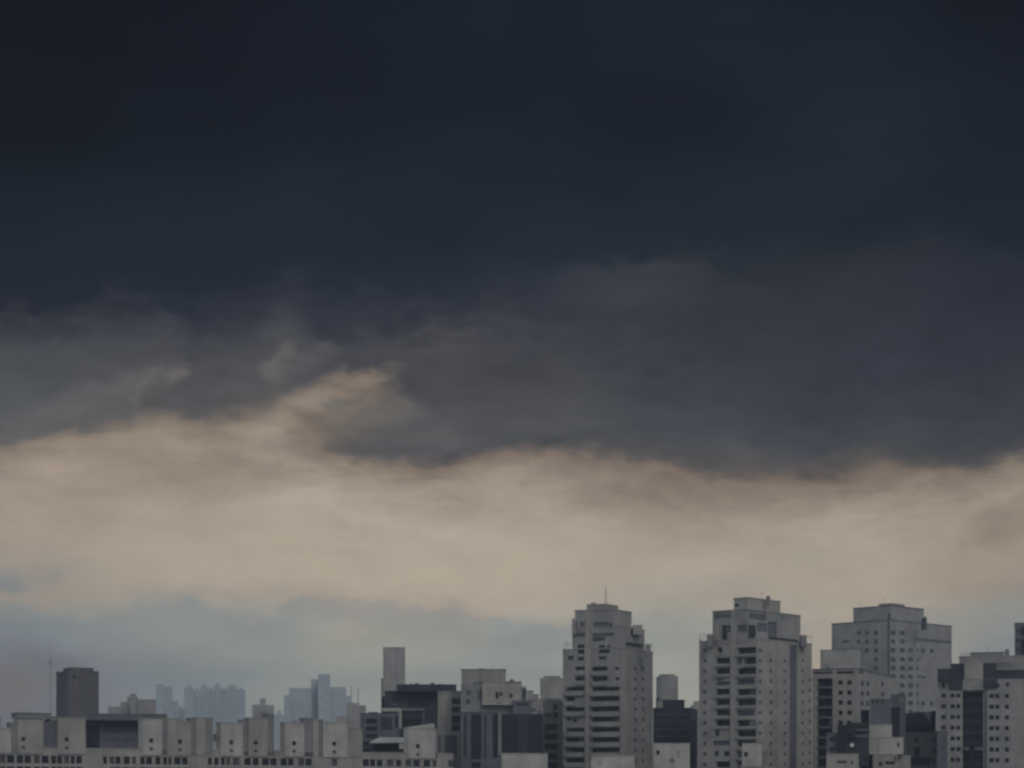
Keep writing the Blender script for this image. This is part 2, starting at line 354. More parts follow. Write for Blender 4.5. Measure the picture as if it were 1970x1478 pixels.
class Tier:
    def __init__(s, b, foot, faces, z0, z1, mat, cap, cope, roof):
        s.b = b; s.foot = foot; s.faces = faces; s.z0 = z0; s.z1 = z1; s.mat = mat; s.cap = cap; s.cope = cope; s.roof = roof
    def face(s, px):
        for f in s.faces:
            if -.05 <= f.a(px) <= f.len+.05 and f.len > .3: return f
        return min(s.faces, key=lambda f: min(abs(f.a(px)), abs(f.a(px)-f.len)))
    def hole(s, px0, px1, y0, y1, depth, z=None):
        f = s.face((px0+px1)/2); m_ = (px0+px1)/2
        a0, a1 = max(f.a(px0), .02), min(f.a(px1), f.len-.02)
        if z: zb, zt = z
        else: zt, zb = f.z(m_, y0), f.z(m_, y1)
        zt = min(zt, s.z1-.02); zb = max(zb, s.z0+.02)
        if a1-a0 < .05 or zt-zb < .05: return None
        f.op.append((a0, a1, zb, zt, depth)); return f, a0, a1, zb, zt
    def put(s, name, me, f, a, z):
        o = bpy.data.objects.new(name, me); link(o, s.b.root); p = Vector(f.at(a, z)) - s.b.loc
        o.matrix_local = Matrix(((f.d.x, -f.n.x, 0, p.x), (f.d.y, -f.n.y, 0, p.y), (0, 0, 1, p.z), (0, 0, 0, 1)))
        return o
    def win(s, px0, px1, y0, y1, gl=None, depth=.3, kind='window', z=None, name=None):
        h = s.hole(px0, px1, y0, y1, depth, z)
        if not h: return
        f, a0, a1, zb, zt = h
        gl = gl or random.choices((G_DARK, G_MID, G_LIGHT), (8, 2, .5))[0]
        s.put(name or ('wall_and_shade_panel' if kind == 'panel' else 'window'), window_mesh(a1-a0, zt-zb, depth, gl, kind), f, (a0+a1)/2, (zb+zt)/2)
    def wc(s, px, py, w, h, gl=None, **k): s.win(px-w/2, px+w/2, py-h/2, py+h/2, gl, **k)
    def balcony(s, px0, px1, y0, y1, yb, out=.9, gl=None, mat=None, depth=1.5, door=None):
        """dark opening y0..y1, solid parapet y1..yb in front of the slab"""
        h = s.hole(px0, px1, y0, y1, depth)
        if not h: return
        f, a0, a1, zb, zt = h
        g = gl or random.choices((G_DARK, G_MID), (6, 1))[0]
        s.put('window', window_mesh(a1-a0, zt-zb, depth, g, 'window'), f, (a0+a1)/2, (zb+zt)/2)
        if random.random() < .3:    # a half drawn blind or enclosed corner
            w = (a1-a0)*random.uniform(.2, .4); aa = a0+w/2+.05 if random.random() < .5 else a1-w/2-.05
            s.put('blind', window_mesh(w, (zt-zb)*.96, .5, random.choice((G_MID, G_LIGHT)), 'panel'), f, aa, (zb+zt)/2)
        zl = f.z((px0+px1)/2, yb); w = a1-a0; hh = zb-zl; mt = mat or s.mat; mb = MB()
        mb.box(-w/2-.1, w/2+.1, -out, -.01, -hh/2, -hh/2+.22, mt)
        mb.box(-w/2-.1, w/2+.1, -out, -out+.12, -hh/2+.22, hh/2, mt)
        mb.box(-w/2-.1, -w/2+.02, -out+.12, -.01, -hh/2+.22, hh/2-.02, mt); mb.box(w/2-.02, w/2+.1, -out+.12, -.01, -hh/2+.22, hh/2-.02, mt)
        mb.box(-w/2-.14, w/2+.14, -out-.05, -out+.17, hh/2, hh/2+.07, mt)
        s.put('balcony', mb.data('balcony'), f, (a0+a1)/2, (zb+zl)/2)
    def strip(s, px0, px1, y0, y1, proud=.25, mat=None, name='pilaster'):
        f = s.face((px0+px1)/2); m_ = (px0+px1)/2; a0, a1 = f.a(px0), f.a(px1); zt, zb = f.z(m_, y0), f.z(m_, y1)
        ft = [f.at(a0, 0, -proud)[:2], f.at(a1, 0, -proud)[:2], f.at(a1, 0, -.004)[:2], f.at(a0, 0, -.004)[:2]]
        s.b.solid(name, ft, zb, zt, mat or s.mat)
    def build(s):
        mb = MB(); n = len(s.foot)
        done = {(tuple(f.A), tuple(f.B)): f for f in s.faces}
        for i in range(n):
            A, B = s.foot[i], s.foot[(i+1) % n]
            f = done.get((tuple(Vector(A)), tuple(Vector(B)))) or Face(A, B)
            f.mesh(mb, s.z0, s.z1, s.mat)
        ins = inset(s.foot, .3); zr = s.z1-.8
        if min((Vector(s.foot[i])-Vector(s.foot[(i+1) % n])).length for i in range(n)) > 2 and s.roof:
            for i in range(n):
                A, B = s.foot[i], s.foot[(i+1) % n]; C, D = ins[(i+1) % n], ins[i]
                mb.quad((*A, s.z1), (*B, s.z1), (*C, s.z1), (*D, s.z1), s.mat)
                mb.quad((*D, s.z1), (*C, s.z1), (*C, zr), (*D, zr), s.mat)
            mb.poly([(*p, zr) for p in ins], MID)
        else: mb.poly([(*p, s.z1) for p in s.foot], s.mat)
        mb.build('wall', s.b.root, s.b.loc)
        if s.cope:
            s.b.solid('coping', inset(s.foot, -.14), s.z1+.004, s.z1+.004+s.cope, s.cap or s.mat)

def foot2(pxL, pxC, pxR, D, th, dep):
    t = math.radians(th); C = Vector(((pxC-985)/F*D, D))
    def hit(px, d):
        k = (px-985)/F; return C + d*((k*C.y - C.x)/(d.x - k*d.y))
    dl = Vector((-math.cos(t), math.sin(t))); dr = Vector((math.sin(t), math.cos(t)))
    L = hit(pxL, dl)
    R = hit(pxR, dr) if pxR is not None and pxR > pxC+.5 else C + dr*dep
    return L, C, R, L+R-C
class Building:
    def __init__(s, name, label, cat, group=None, D=600, px=None, g=None):
        s.px = px; s.loc = Vector(((px-985)/F*D, D+4, gz(D))); s.D = D
        s.root = bpy.data.objects.new(name, None); link(s.root); s.root.location = s.loc
        s.root['label'] = label; s.root['category'] = cat
        if group: s.root['group'] = group
        s.tiers = []; s.z0 = gz(D)-1
    def tier(s, pxL, pxC, pxR, ytop, D=None, th=0, dep=14, ybot=None, mat=None, cap=None, cope=.25, roof=True):
        D = D or s.D
        if (pxR is None or pxR <= pxC+.5) and abs(th) < 30: th = math.degrees(math.atan((s.px-985)/F))
        L, C, R, B = foot2(pxL, pxC, pxR, D, th, dep)
        f1, f2 = Face(L, C), Face(C, R)
        z1 = CZ + (HY-ytop)/F*D; z0 = s.z0 if ybot is None else CZ + (HY-ybot)/F*D
        faces = [f1, f2] if pxR is not None and pxR > pxC+.5 else [f1]
        t = Tier(s, [tuple(p) for p in (L, C, R, B)], faces, z0, z1, mat or WALL, cap, cope, roof)
        # keep vectors identical for the look-up in build()
        for f, (a, b_) in zip(faces, ((0, 1), (1, 2))): f.A = Vector(t.foot[a]); f.B = Vector(t.foot[b_])
        s.tiers.append(t); return t
    def ngon(s, px0, px1, ytop, D=None, n=20, ybot=None, mat=None, cope=.2):
        D = D or s.D; r_ = (px1-px0)/2/F*D; cx = ((px0+px1)/2-985)/F*D
        foot = [(cx+r_*math.cos(i*2*math.pi/n-math.pi/2), D+r_+r_*math.sin(i*2*math.pi/n-math.pi/2)) for i in range(n)]
        t = Tier(s, foot, [], s.z0 if ybot is None else CZ+(HY-ybot)/F*D, CZ+(HY-ytop)/F*D, mat or WALL, None, cope, False)
        s.tiers.append(t); return t
    def solid(s, name, foot, z0, z1, mat):
        mb = MB(); mb.prism([tuple(p) for p in foot], z0, z1, mat); return mb.build(name, s.root, s.loc)
    def block(s, name, px0, px1, y0, y1, D=None, dep=3, mat=None):
        D = D or s.D; x0, x1 = (px0-985)/F*D, (px1-985)/F*D; y1 += 14 if name == 'roof_cabin' else 0
        return s.solid(name, [(x0, D), (x1, D), (x1, D+dep), (x0, D+dep)], CZ+(HY-y1)/F*D, CZ+(HY-y0)/F*D, mat or MID)
    def tank(s, px0, px1, y0, y1, D=None, mat=None):
        D = D or s.D; r_ = (px1-px0)/2/F*D; cx = ((px0+px1)/2-985)/F*D; mb = MB(); z0, z1 = CZ+(HY-y1)/F*D-2, CZ+(HY-y0)/F*D
        mb.prism([(cx+r_*math.cos(i*math.pi/7), D+2+r_+r_*math.sin(i*math.pi/7)) for i in range(14)], z0, z1-.25, mat or MID)
        mb.prism([(cx+r_*.7*math.cos(i*math.pi/7), D+2+r_+r_*.7*math.sin(i*math.pi/7)) for i in range(14)], z1-.25, z1, mat or MID)
        return mb.build('water_tank', s.root, s.loc)
    def aerial(s, px, y0, y1, D=None, r_=.12, arms=3, mat=None):
        D = (D or s.D)+3; x = (px-985)/F*D; z0, z1 = CZ+(HY-y1)/F*D-2, CZ+(HY-y0)/F*D; mb = MB()
        mb.bar((x, D, z0), (x, D, z1), r_, mat or METAL)
        for i in range(arms):
            zz = z1-(z1-z0)*(.08+.13*i); w = (z1-z0)*(.07+.03*i)
            mb.bar((x-w, D, zz), (x+w, D, zz), r_*.5, mat or METAL)
        return mb.build('antenna', s.root, s.loc)
    def rail(s, px0, px1, y0, y1, D=None, n=None):
        D = D or s.D; x0, x1 = (px0-985)/F*D, (px1-985)/F*D; z0, z1 = CZ+(HY-y1)/F*D, CZ+(HY-y0)/F*D; mb = MB()
        n = n or max(2, int((x1-x0)/1.2))
        for i in range(n+1): x = x0+(x1-x0)*i/n; mb.bar((x, D, z0-1.5), (x, D, z1), .05, METAL, 4)
        for zz in (z1, (z0+z1)/2): mb.bar((x0, D, zz), (x1, D, zz), .05, METAL, 4)
        return mb.build('railing', s.root, s.loc)
    def done(s):
        for t in s.tiers: t.build()
        return s

# ------------------------------------------------------------------ ground and air
def struct(name, mb, kind='structure'):
    o = mb.build(name); o['kind'] = kind; return o
mb = MB(); nx, ny = 24, 40
ys = [-350 + 5550*j/ny for j in range(ny+1)]; xs = [-2600 + 5200*i/nx for i in range(nx+1)]
for j in range(ny):
    for i in range(nx):
        mb.quad((xs[i], ys[j], gz(ys[j])), (xs[i+1], ys[j], gz(ys[j])), (xs[i+1], ys[j+1], gz(ys[j+1])), (xs[i], ys[j+1], gz(ys[j+1])), ASPH)
struct('ground', mb)

# ------------------------------------------------------------------ tall apartment tower with penthouse steps (left one)
b = Building('apartment_tower', 'tall stepped grey apartment tower with thin mast on top and two stacks of balconies', 'apartment tower', 'stepped balcony towers', 600, 1170)
t = b.tier(1083, 1195, 1256, 1247, 600, 28, mat=WALL)
tops = [1282.5+19.65*k for k in range(-0, 12)]
for k, y in enumerate(tops):
    if k < 2:
        t.balcony(1139, 1169, y, y+9, y+17, out=.5); t.win(1184, 1191, y+1, y+7, G_DARK)
        t.balcony(1106, 1125, y, y+8, y+16, out=.5)
    else:
        t.balcony(1139, 1192, y, y+8.5, y+17.5, gl=G_DARK if k % 3 else None, out=1.2)
        if k == 5: t.win(1092, 1100, y, y+7, G_MID); t.win(1103, 1110, y+3, y+9, G_DARK)
        else: t.balcony(1089, 1124 if k != 3 else 1106, y, y+8, y+17, out=1.0)
    for px, w in ((1222, 5), (1237, 4)): t.wc(px, y+4, w, 6, G_MID, depth=.15)
t.win(1111, 1124, 1249.5, 1258, G_DARK); t.win(1152, 1173, 1249.5, 1257, G_DARK); t.win(1112, 1124, 1264, 1271, G_DARK); t.win(1152, 1166, 1263, 1269, G_DARK)
t.win(1092, 1103, 1262, 1270, G_MID)
t.strip(1083.5, 1088, 1249, 1500, .3); t.strip(1126.5, 1136.5, 1247, 1500, .5, WALL2)
for px in (1243, 1250): t.strip(px-1.2, px+1.2, 1252, 1500, .2)
t.strip(1196, 1203, 1250, 1500, .2, WALL2)
t2 = b.tier(1101, 1195, 1240, 1206, 602, 28, ybot=1252, mat=WALL)
t2.win(1111, 1124, 1240, 1247, G_DARK); t2.win(1152, 1164, 1241, 1247, G_DARK); t2.win(1168, 1173, 1241, 1247, G_DARK)
t2.win(1103, 1127, 1218, 1225, SHADE, kind='panel'); t2.win(1139, 1181, 1218, 1225, SHADE, kind='panel')
t2.win(1139, 1164, 1226, 1234, G_MID, kind='panel'); t2.win(1204, 1238, 1238, 1247, SHADE, kind='panel', depth=.8)
t2.strip(1127, 1136, 1206, 1250, .3, WALL2); t2.win(1213, 1227, 1214, 1221, G_MID)
t3 = b.tier(1106, 1178, 1215, 1173, 604, 28, ybot=1212, mat=WALL, cope=.35)
t3.win(1116, 1125, 1197, 1205.5, SHADE, kind='panel'); t3.win(1141, 1170, 1197, 1205.5, SHADE, kind='panel'); t3.win(1171.5, 1177, 1199, 1205, G_DARK)
t3.win(1106.5, 1109, 1197, 1205, G_MID)
t3.strip(1127.5, 1136, 1173.5, 1206, .2, WALL2)
t4 = b.tier(1129, 1166, 1189, 1163.5, 606, 28, ybot=1180, mat=WALL, cope=.3)
b.block('roof_cabin', 1137, 1146, 1159.5, 1164, 610, 2.5, WALL); b.block('roof_cabin', 1101, 1107, 1190, 1207, 606, 3, WALL); b.block('roof_cabin', 1218, 1236, 1202.5, 1207, 608, 4, WALL)
b.block('roof_cabin', 1243, 1252, 1240, 1248, 606, 3, MID)
mb = MB(); zt = CZ+(HY-1126)/F*610; zb_ = CZ+(HY-1163)/F*610; xm = (1167-985)/F*610
for sx_, sy_ in ((-1, -1), (1, -1), (1, 1), (-1, 1)): mb.bar((xm+sx_*.35, 616+sy_*.35, zb_), (xm+sx_*.06, 616+sy_*.06, zt), .05, METAL, 4)
for i in range(9):
    w = .35-.03*i; z_ = zb_+(zt-zb_)*i/9; mb.bar((xm-w, 616-w, z_), (xm+w, 616-w, z_+.5), .03, METAL, 4); mb.bar((xm+w, 616+w, z_), (xm-w, 616+w, z_+.5), .03, METAL, 4)
mb.build('lattice_mast', b.root, b.loc)
b.rail(1084, 1103, 1237.5, 1247, 602); b.rail(1240, 1256, 1239, 1247, 606); b.aerial(1078+12, 1228, 1247, 604, .05, 0)
b.done()

# ------------------------------------------------------------------ right stepped tower
b = Building('apartment_tower', 'wide stepped grey apartment tower with flat top block and a dark vertical groove', 'apartment tower', 'stepped balcony towers', 590, 1450)
t = b.tier(1345, 1457, 1562, 1229, 590, 40, mat=WALL2)
for k in range(13):
    y = 1245.5+19.95*k
    if k == 0: t.balcony(1379, 1390, y, y+11, y+16, out=.4, gl=G_MID)
    elif k == 3: t.win(1379, 1404, y+6, y+13, G_MID); t.win(1379, 1392, y, y+4, G_MID, kind='panel')
    elif k == 8: t.win(1376, 1384, y, y+11, G_DARK)
    elif k == 9: t.win(1372, 1404, y, y+9, G_MID, kind='panel')
    elif k == 10: t.win(1374, 1383, y, y+10, G_MID); t.win(1393, 1403, y, y+10, G_DARK)
    else: t.balcony(1377, 1404, y, y+12, y+17, out=.6, gl=G_DARK)
    if k in (3, 6): t.win(1419, 1452, y+1, y+12, G_MID)
    elif k == 1: t.balcony(1430, 1454.5, y, y+12.5, y+17, out=.6, gl=G_DARK); t.win(1419, 1428, y, y+12, G_MID)
    else: t.balcony(1418, 1454.5, y, y+12.5, y+17, out=.6, gl=G_DARK)
    t.wc(1356, y+6, 6, 6, G_MID, depth=.12)
    t.wc(1462, y+6, 6, 6, SHADE, depth=.12)
    if k: t.wc(1483, y+6, 5, 7 if k < 9 else 6, SHADE, depth=.14); t.wc(1510, y+6, 4, 5, SHADE, depth=.12)
    t.wc(1544, y+6, 4, 5, SHADE, depth=.12)
    if k > 2: t.wc(1558, y+3, 4, 6, G_MID, depth=.12)
t.win(1519, 1533, 1241, 1500, SHADE, kind='panel', depth=.35)
t.strip(1407, 1416, 1230, 1500, .45, WALL2); t.strip(1493, 1500, 1236, 1500, .2); t.strip(1533.5, 1537, 1236, 1500, .2); t.strip(1346, 1350, 1230, 1500, .2)
t2 = b.tier(1371, 1438, 1540, 1173.5, 592, 40, ybot=1236, mat=WALL, cope=.35)
t2.win(1373, 1405, 1175, 1190, SHADE, kind='panel', depth=.4); t2.win(1389, 1399, 1203, 1235, G_DARK, depth=.3); t2.win(1399.5, 1406, 1203, 1217, G_MID)
t2.win(1419, 1437, 1203, 1216, SHADE, kind='panel', depth=.4); t2.win(1439.5, 1454, 1203, 1235, G_DARK, depth=.3); t2.win(1441, 1474, 1175, 1193, SHADE, kind='panel', depth=.5)
t2.win(1456, 1476, 1199, 1216, SHADE, kind='panel', depth=.3); t2.win(1477, 1495, 1197, 1227, SHADE, kind='panel', depth=.5); t2.win(1479, 1536, 1228.5, 1234, BLACK, kind='panel', depth=.5)  # slate panels stand in for shade, the black band for the railing's shadow
t2.win(1501, 1512, 1185, 1193, MID, kind='panel', depth=.15)
t2.strip(1407, 1418, 1174, 1232, .3, WALL2); t2.strip(1374, 1386, 1200, 1232, .2, WALL2)
t3 = b.tier(1412, 1440, 1501, 1151, 595, 40, ybot=1180, mat=WALL2, cope=.35)
t3.win(1412.8, 1422, 1162, 1168, G_MID)
b.tank(1476, 1484, 1145, 1151, 597, MID); b.rail(1346, 1371, 1220, 1229, 593); b.rail(1541, 1561, 1223, 1229, 600); b.aerial(1466, 1138, 1151, 600, .05, 2); b.block('roof_cabin', 1362, 1372, 1221, 1230, 598, 3, MID); b.block('roof_cabin', 1541, 1552, 1222, 1230, 606, 3, MID)
b.done()

# ------------------------------------------------------------------ broad tower behind
b = Building('office_tower', 'broad windowed grey tower with stepped shoulders standing behind the white mid-rise', 'tower', None, 900, 1715)
t = b.tier(1600, 1712, 1831, 1194, 900, 45, dep=20, mat=WALL, cope=.5, cap=SHADE)
rows = [1218, 1234.5, 1251.5, 1269, 1286, 1302, 1319, 1336, 1353, 1370]
for i, y in enumerate(rows):
    if i < 3:
        for px in (1652, 1668): t.wc(px, y, 8, 7, SHADE if px == 1652 else G_MID, depth=.3)
    if i < 5: t.wc(1685, y, 7, 8, G_MID, depth=.3)
    if 1 <= i < 3: t.wc(1627, y, 13, 6, SHADE, depth=.3)
    t.wc(1718, y, 9, 9, G_MID, depth=.3); t.wc(1736, y, 9, 8, G_MID if i != 1 else SHADE, depth=.3)
    if i > 1: t.wc(1751.5, y, 9, 8, G_MID, depth=.3)
    if i in (2, 8): t.wc(1776, y+1, 7, 8, G_MID, depth=.3); t.wc(1792, y+1, 7, 8, G_MID if i == 2 else SHADE, depth=.3)
    if 2 <= i: t.wc(1765.5, y, 4, 6, SHADE, depth=.2)
t.win(1762, 1829, 1230.5, 1236, SHADE, kind='panel', depth=.2); t.win(1602, 1645, 1248, 1255, SHADE, kind='panel', depth=.25)
t.win(1707, 1711.5, 1196, 1300, SHADE, kind='panel', depth=.3)
t.wc(1775, 1303, 12, 5, SHADE, depth=.2)
t2 = b.tier(1641.5, 1714, 1777, 1166.5, 903, 45, ybot=1200, mat=WALL, cope=.5, cap=SHADE)
t2.win(1708, 1713, 1180, 1194, SHADE, kind='panel', depth=.3)
b.tier(1691, 1715, 1740, 1161.5, 910, 45, ybot=1175, mat=MID)
t3 = b.tier(1578, 1655, None, 1251, 880, 6, dep=14, mat=WALL2, cope=.4)
b.aerial(1700, 1150, 1162, 912, .06, 2); b.aerial(1655, 1158, 1167, 905, .05, 1); b.tank(1779, 1785, 1186, 1194, 905, DARK); b.block('roof_cabin', 1775, 1783, 1190, 1197, 905, 3, DARK)
b.done()

# ------------------------------------------------------------------ white mid-rise with dark glazed column
b = Building('apartment_block', 'white mid-rise block with one dark glazed column, in front of the broad windowed tower', 'apartment block', None, 640, 1640)
t = b.tier(1562.5, 1649, 1722, 1286.5, 640, 22, mat=WALL2, cap=SHADE, cope=.2)
for a_, c_, g_ in ((1564, 1601, G_DARK), (1609, 1641, G_DARK), (1652, 1662, G_DARK), (1670, 1675, G_MID), (1694, 1710, G_DARK)): t.win(a_, c_, 1289, 1296.5, g_, depth=.8)
for k in range(10):
    y = 1305.5+19.3*k
    t.balcony(1572.5, 1601.5, y, y+15, y+18.6, out=.25, gl=G_DARK, mat=SHADE)
    if k < 5:
        for px in (1617, 1634): t.wc(px, y+8, 8.5, 8.5, G_DARK, depth=.35)
    if k < 4:
        t.wc(1659, y+10, 6, 9, G_MID); t.wc(1669.5, y+10, 6, 9, G_MID)
        t.wc(1698, y+11, 5, 8, SHADE)
    if 5 < k < 9: t.wc(1600+8, y, 9, 8, G_DARK)
t.strip(1563.5, 1571, 1299, 1480, .2, WALL2)
b.aerial(1585, 1276, 1287, 645, .05, 2); b.tank(1592, 1600, 1279, 1287, 645, MID); b.done()

# ------------------------------------------------------------------ low cluster at the bottom right
b = Building('plant_room_building', 'slate grey box with three tiny windows above a pale ribbed base', 'building', None, 560, 1690)
t = b.tier(1674, 1715, None, 1346, 560, 0, dep=8, ybot=1396, mat=SHADE)
for px in (1679, 1688, 1698): t.wc(px, 1350.5, 5, 6, G_DARK, depth=.2)
t = b.tier(1714.7, 1742, None, 1338, 572, 0, dep=8, mat=SHADE); t.wc(1734, 1346, 9, 10, MID, depth=.1, kind='panel')
t = b.tier(1656, 1672, None, 1368, 566, 0, dep=8, mat=BLACK); t = b.tier(1716, 1731, None, 1363, 566, 0, dep=8, mat=BLACK)
t = b.tier(1673, 1716, None, 1395, 558, 0, dep=9, mat=PALE, cope=.15)
for px in (1677, 1685, 1693, 1703): t.strip(px, px+2.5, 1397, 1419, .15)
t = b.tier(1650, 1738, None, 1419.5, 554, 0, dep=5, mat=PALE, ybot=1451, cope=.15); t.wc(1728, 1433, 5, 9, G_MID); t.strip(1668, 1672, 1421, 1450, .15); t.strip(1690, 1693, 1421, 1450, .15)
t = b.tier(1679, 1727, None, 1452, 552, 0, dep=5, mat=WALL2, cope=.15); t.win(1703, 1722, 1465, 1471, G_DARK); t.win(1720, 1725, 1455, 1464, G_MID); t.win(1690, 1698, 1466, 1474, G_MID)
t = b.tier(1654, 1678.5, None, 1451.5, 556, 0, dep=5, mat=BLACK, cope=.1)
t = b.tier(1727, 1752, None, 1453, 556, 0, dep=5, mat=WALL, cope=.1)
b.done()
b = Building('walk_up_block', 'low dark building with banded balconies, a black slab wall and a white satellite dish', 'building', None, 545, 1630)
t = b.tier(1611, 1629, None, 1397, 543, 0, dep=6, mat=BLACK, ybot=1470)
t = b.tier(1629.3, 1672, None, 1392, 548, 0, dep=8, mat=DARK, ybot=1475)
for y in (1396, 1407): t.win(1632, 1671, y, y+6, G_DARK, depth=.6)
t.strip(1631, 1671.5, 1402.5, 1406.5, .3, SHADE, 'balcony'); t.strip(1631, 1671.5, 1414, 1419, .3, SHADE, 'balcony')
t.win(1632, 1649, 1420, 1426, G_DARK); t.win(1632, 1649, 1441, 1446, G_DARK)
t = b.tier(1590, 1611, None, 1412, 545, 0, dep=8, mat=SHADE, ybot=1475); t.wc(1600.5, 1422.5, 9, 8, G_DARK); t.wc(1600, 1442, 9, 8, G_DARK)
t = b.tier(1590, 1652, None, 1451, 541, 0, dep=9, mat=WALL2, cope=.15); t.win(1610, 1629, 1463.5, 1469, G_MID); t.win(1637, 1642, 1464, 1470, SHADE)
t = b.tier(1629.3, 1650, None, 1405, 545.5, 0, dep=2.3, ybot=1400, mat=DARK, cope=0)
mb = MB(); cx, cz_, yy = (1641-985)/F*543, CZ+(HY-1433.5)/F*543, 545.2
for i in range(16):
    a0, a1 = i*math.pi/8, (i+1)*math.pi/8
    for (r0, d0), (r1, d1) in (((0, .2), (.36, .12)), ((.36, .12), (.56, 0))):
        mb.quad((cx+r1*math.cos(a0), yy-.28+d1*-1, cz_+r1*math.sin(a0)), (cx+r1*math.cos(a1), yy-.28-d1, cz_+r1*math.sin(a1)), (cx+r0*math.cos(a1), yy-.28+d0-.28, cz_+r0*math.sin(a1)), (cx+r0*math.cos(a0), yy-.28+d0-.28, cz_+r0*math.sin(a0)), WHITE)
mb.bar((cx, yy+.6, cz_-1.2), (cx, yy-.2, cz_), .06, METAL); mb.build('satellite_dish', b.root, b.loc)
b.done()
b = Building('warehouse', 'dark sloping-roofed building over a grey wall below the broad windowed tower', 'building', None, 585, 1770)
t = b.tier(1737, 1803, None, 1410, 585, 0, dep=10, mat=MID)
for px, y in ((1763, 1425), (1798, 1425), (1798, 1445), (1740, 1426)): t.wc(px, y, 8 if px != 1740 else 4, 9, G_MID, depth=.3)
t.win(1759, 1770, 1438, 1456, G_DARK, depth=.3); t.win(1750, 1790, 1457, 1472, G_DARK, depth=.4); t.win(1793, 1800, 1459, 1470, G_MID)
t = b.tier(1803, 1822, None, 1408, 552, 0, dep=6, mat=SHADE); t.wc(1814, 1440, 5, 6, G_MID, depth=.15); t.wc(1814, 1461, 5, 6, G_MID, depth=.15)
D_ = 587; X0, X1 = (1731-985)/F*D_, (1800-985)/F*D_; Xm = (1760-985)/F*D_
def zz(y, D=587): return CZ+(HY-y)/F*D
mb = MB(); mb.prism([(X0, D_), (X1, D_), (X1, D_+12), (X0, D_+12)], zz(1410.5), zz(1399), BLACK); mb.build('wall', b.root, b.loc)
mb = MB(); A = (X0+.3, D_+.3); 
for (p, q, h0, h1) in ((X0+1, Xm+2.5, 1373, 1371), (Xm+2.5, X1-1.2, 1371, 1394)):
    a, c, d, e = (p, D_+.4, zz(1399)), (q, D_+.4, zz(1399)), (q, D_+.4, zz(h1)), (p, D_+.4, zz(h0))
    bk = [(x, y+9, z) for x, y, z in (a, c, d, e)]
    mb.quad(a, c, d, e, DARK); mb.quad(bk[1], bk[0], bk[3], bk[2], DARK); mb.quad(e, d, bk[2], bk[3], DARK); mb.quad(a, e, bk[3], bk[0], DARK); mb.quad(d, c, bk[1], bk[2], DARK)
mb.build('roof', b.root, b.loc)
t = b.tier(1758, 1800, None, 1371, 600, 0, dep=8, mat=SHADE); t.win(1760, 1772, 1373.5, 1380, MID, kind='panel', depth=.15)
b.block('chimney', 1794, 1800, 1368, 1402, 588, 2.5, BLACK)
b.done()

# ------------------------------------------------------------------ right hand white block with dark centre
b = Building('apartment_block', 'white block with paired square windows either side of a dark central glazed shaft', 'apartment block', None, 560, 1880)
t = b.tier(1804, 1975, None, 1306, 560, -3, dep=14, mat=WALL, cope=.1)
b.tank(1938, 1946, 1248, 1262, 572); b.rail(1848, 1866, 1257, 1262, 566)
for k in range(9):
    y = 1338.5+20.6*k
    if k < 4: t.wc(1815, y, 9, 8, G_DARK, depth=.35)
    t.wc(1832.5, y, 8.5, 8, G_DARK, depth=.35); t.wc(1843.5, y, 8, 8, G_DARK, depth=.35)
    t.wc(1907.5, y+.8, 9, 8.5, G_DARK, depth=.35); t.wc(1918.5, y+.8, 8, 8.5, G_DARK, depth=.35); t.wc(1937, y+.8, 8, 8.5, G_DARK, depth=.35)
t.win(1852, 1891, 1329, 1560, BLACK, kind='panel', depth=1.2)
t.wc(1815, 1319, 6, 9, G_DARK); t.wc(1938, 1317, 7, 8, G_DARK); t.wc(1921, 1319, 5, 7, G_DARK)
for k in range(9): t.strip(1853, 1890, 1347+20.6*k, 1349.5+20.6*k, .15, DARK, 'ledge')
t.strip(1852, 1892, 1328, 1334, .25, BLACK, 'ledge'); t.strip(1826, 1852, 1307, 1327, .4, DARK, 'dark_fascia'); t.strip(1892, 1919, 1307, 1325, .4, DARK, 'dark_fascia')
t.strip(1851.5, 1865, 1437, 1444, .5, SHADE, 'balcony'); t.strip(1875, 1891, 1437, 1444, .5, SHADE, 'balcony')
t.strip(1867, 1872.5, 1436, 1480, .4, BLACK)
t.strip(1823, 1827, 1327, 1500, .2, WALL2); t.strip(1893, 1899, 1327, 1500, .2, SHADE); t.strip(1927.5, 1930, 1327, 1500, .15)
t = b.tier(1916, 1990, None, 1290, 562, -3, dep=12, ybot=1309, mat=DARK, cope=.2)
t = b.tier(1803.5, 1829, None, 1288, 562, -3, dep=12, ybot=1309, mat=DARK, cope=.2)
t = b.tier(1829, 1917, None, 1276.5, 563, -3, dep=12, ybot=1330, mat=DARK, cope=.1)
t.strip(1855, 1891, 1276, 1313, 1.0, WALL2, 'wall_and_shade_panel')
t.strip(1856, 1866, 1315, 1325, .4, BLACK, 'vent'); t.strip(1878, 1890, 1315, 1325, .4, BLACK, 'vent')
t = b.tier(1845.5, 1975, None, 1262.5, 565, -3, dep=11, ybot=1292, mat=WALL, cope=.25)
t.win(1918, 1948, 1275, 1284, MID, kind='panel', depth=.15)
t = b.tier(1868, 1932, None, 1256, 568, -3, dep=8, ybot=1268, mat=MID, cope=.25, cap=SHADE)
b.aerial(1900, 1244, 1256, 570, .05, 2); b.done()
b = Building('apartment_tower', 'charcoal tower cut off by the right edge of the view with a dark tall opening', 'apartment tower', None, 620, 1975)
t = b.tier(1952, 2040, None, 1198.5, 620, 2, dep=14, mat=SHADE, cope=.3)
for k in range(5): t.win(1955.5, 1962, 1211+18*k, 1217+18*k, G_DARK)
t.win(1964, 1998, 1230, 1278, G_DARK, depth=.8); t.win(1964, 1998, 1206, 1222, G_DARK, depth=.4)
b.done()

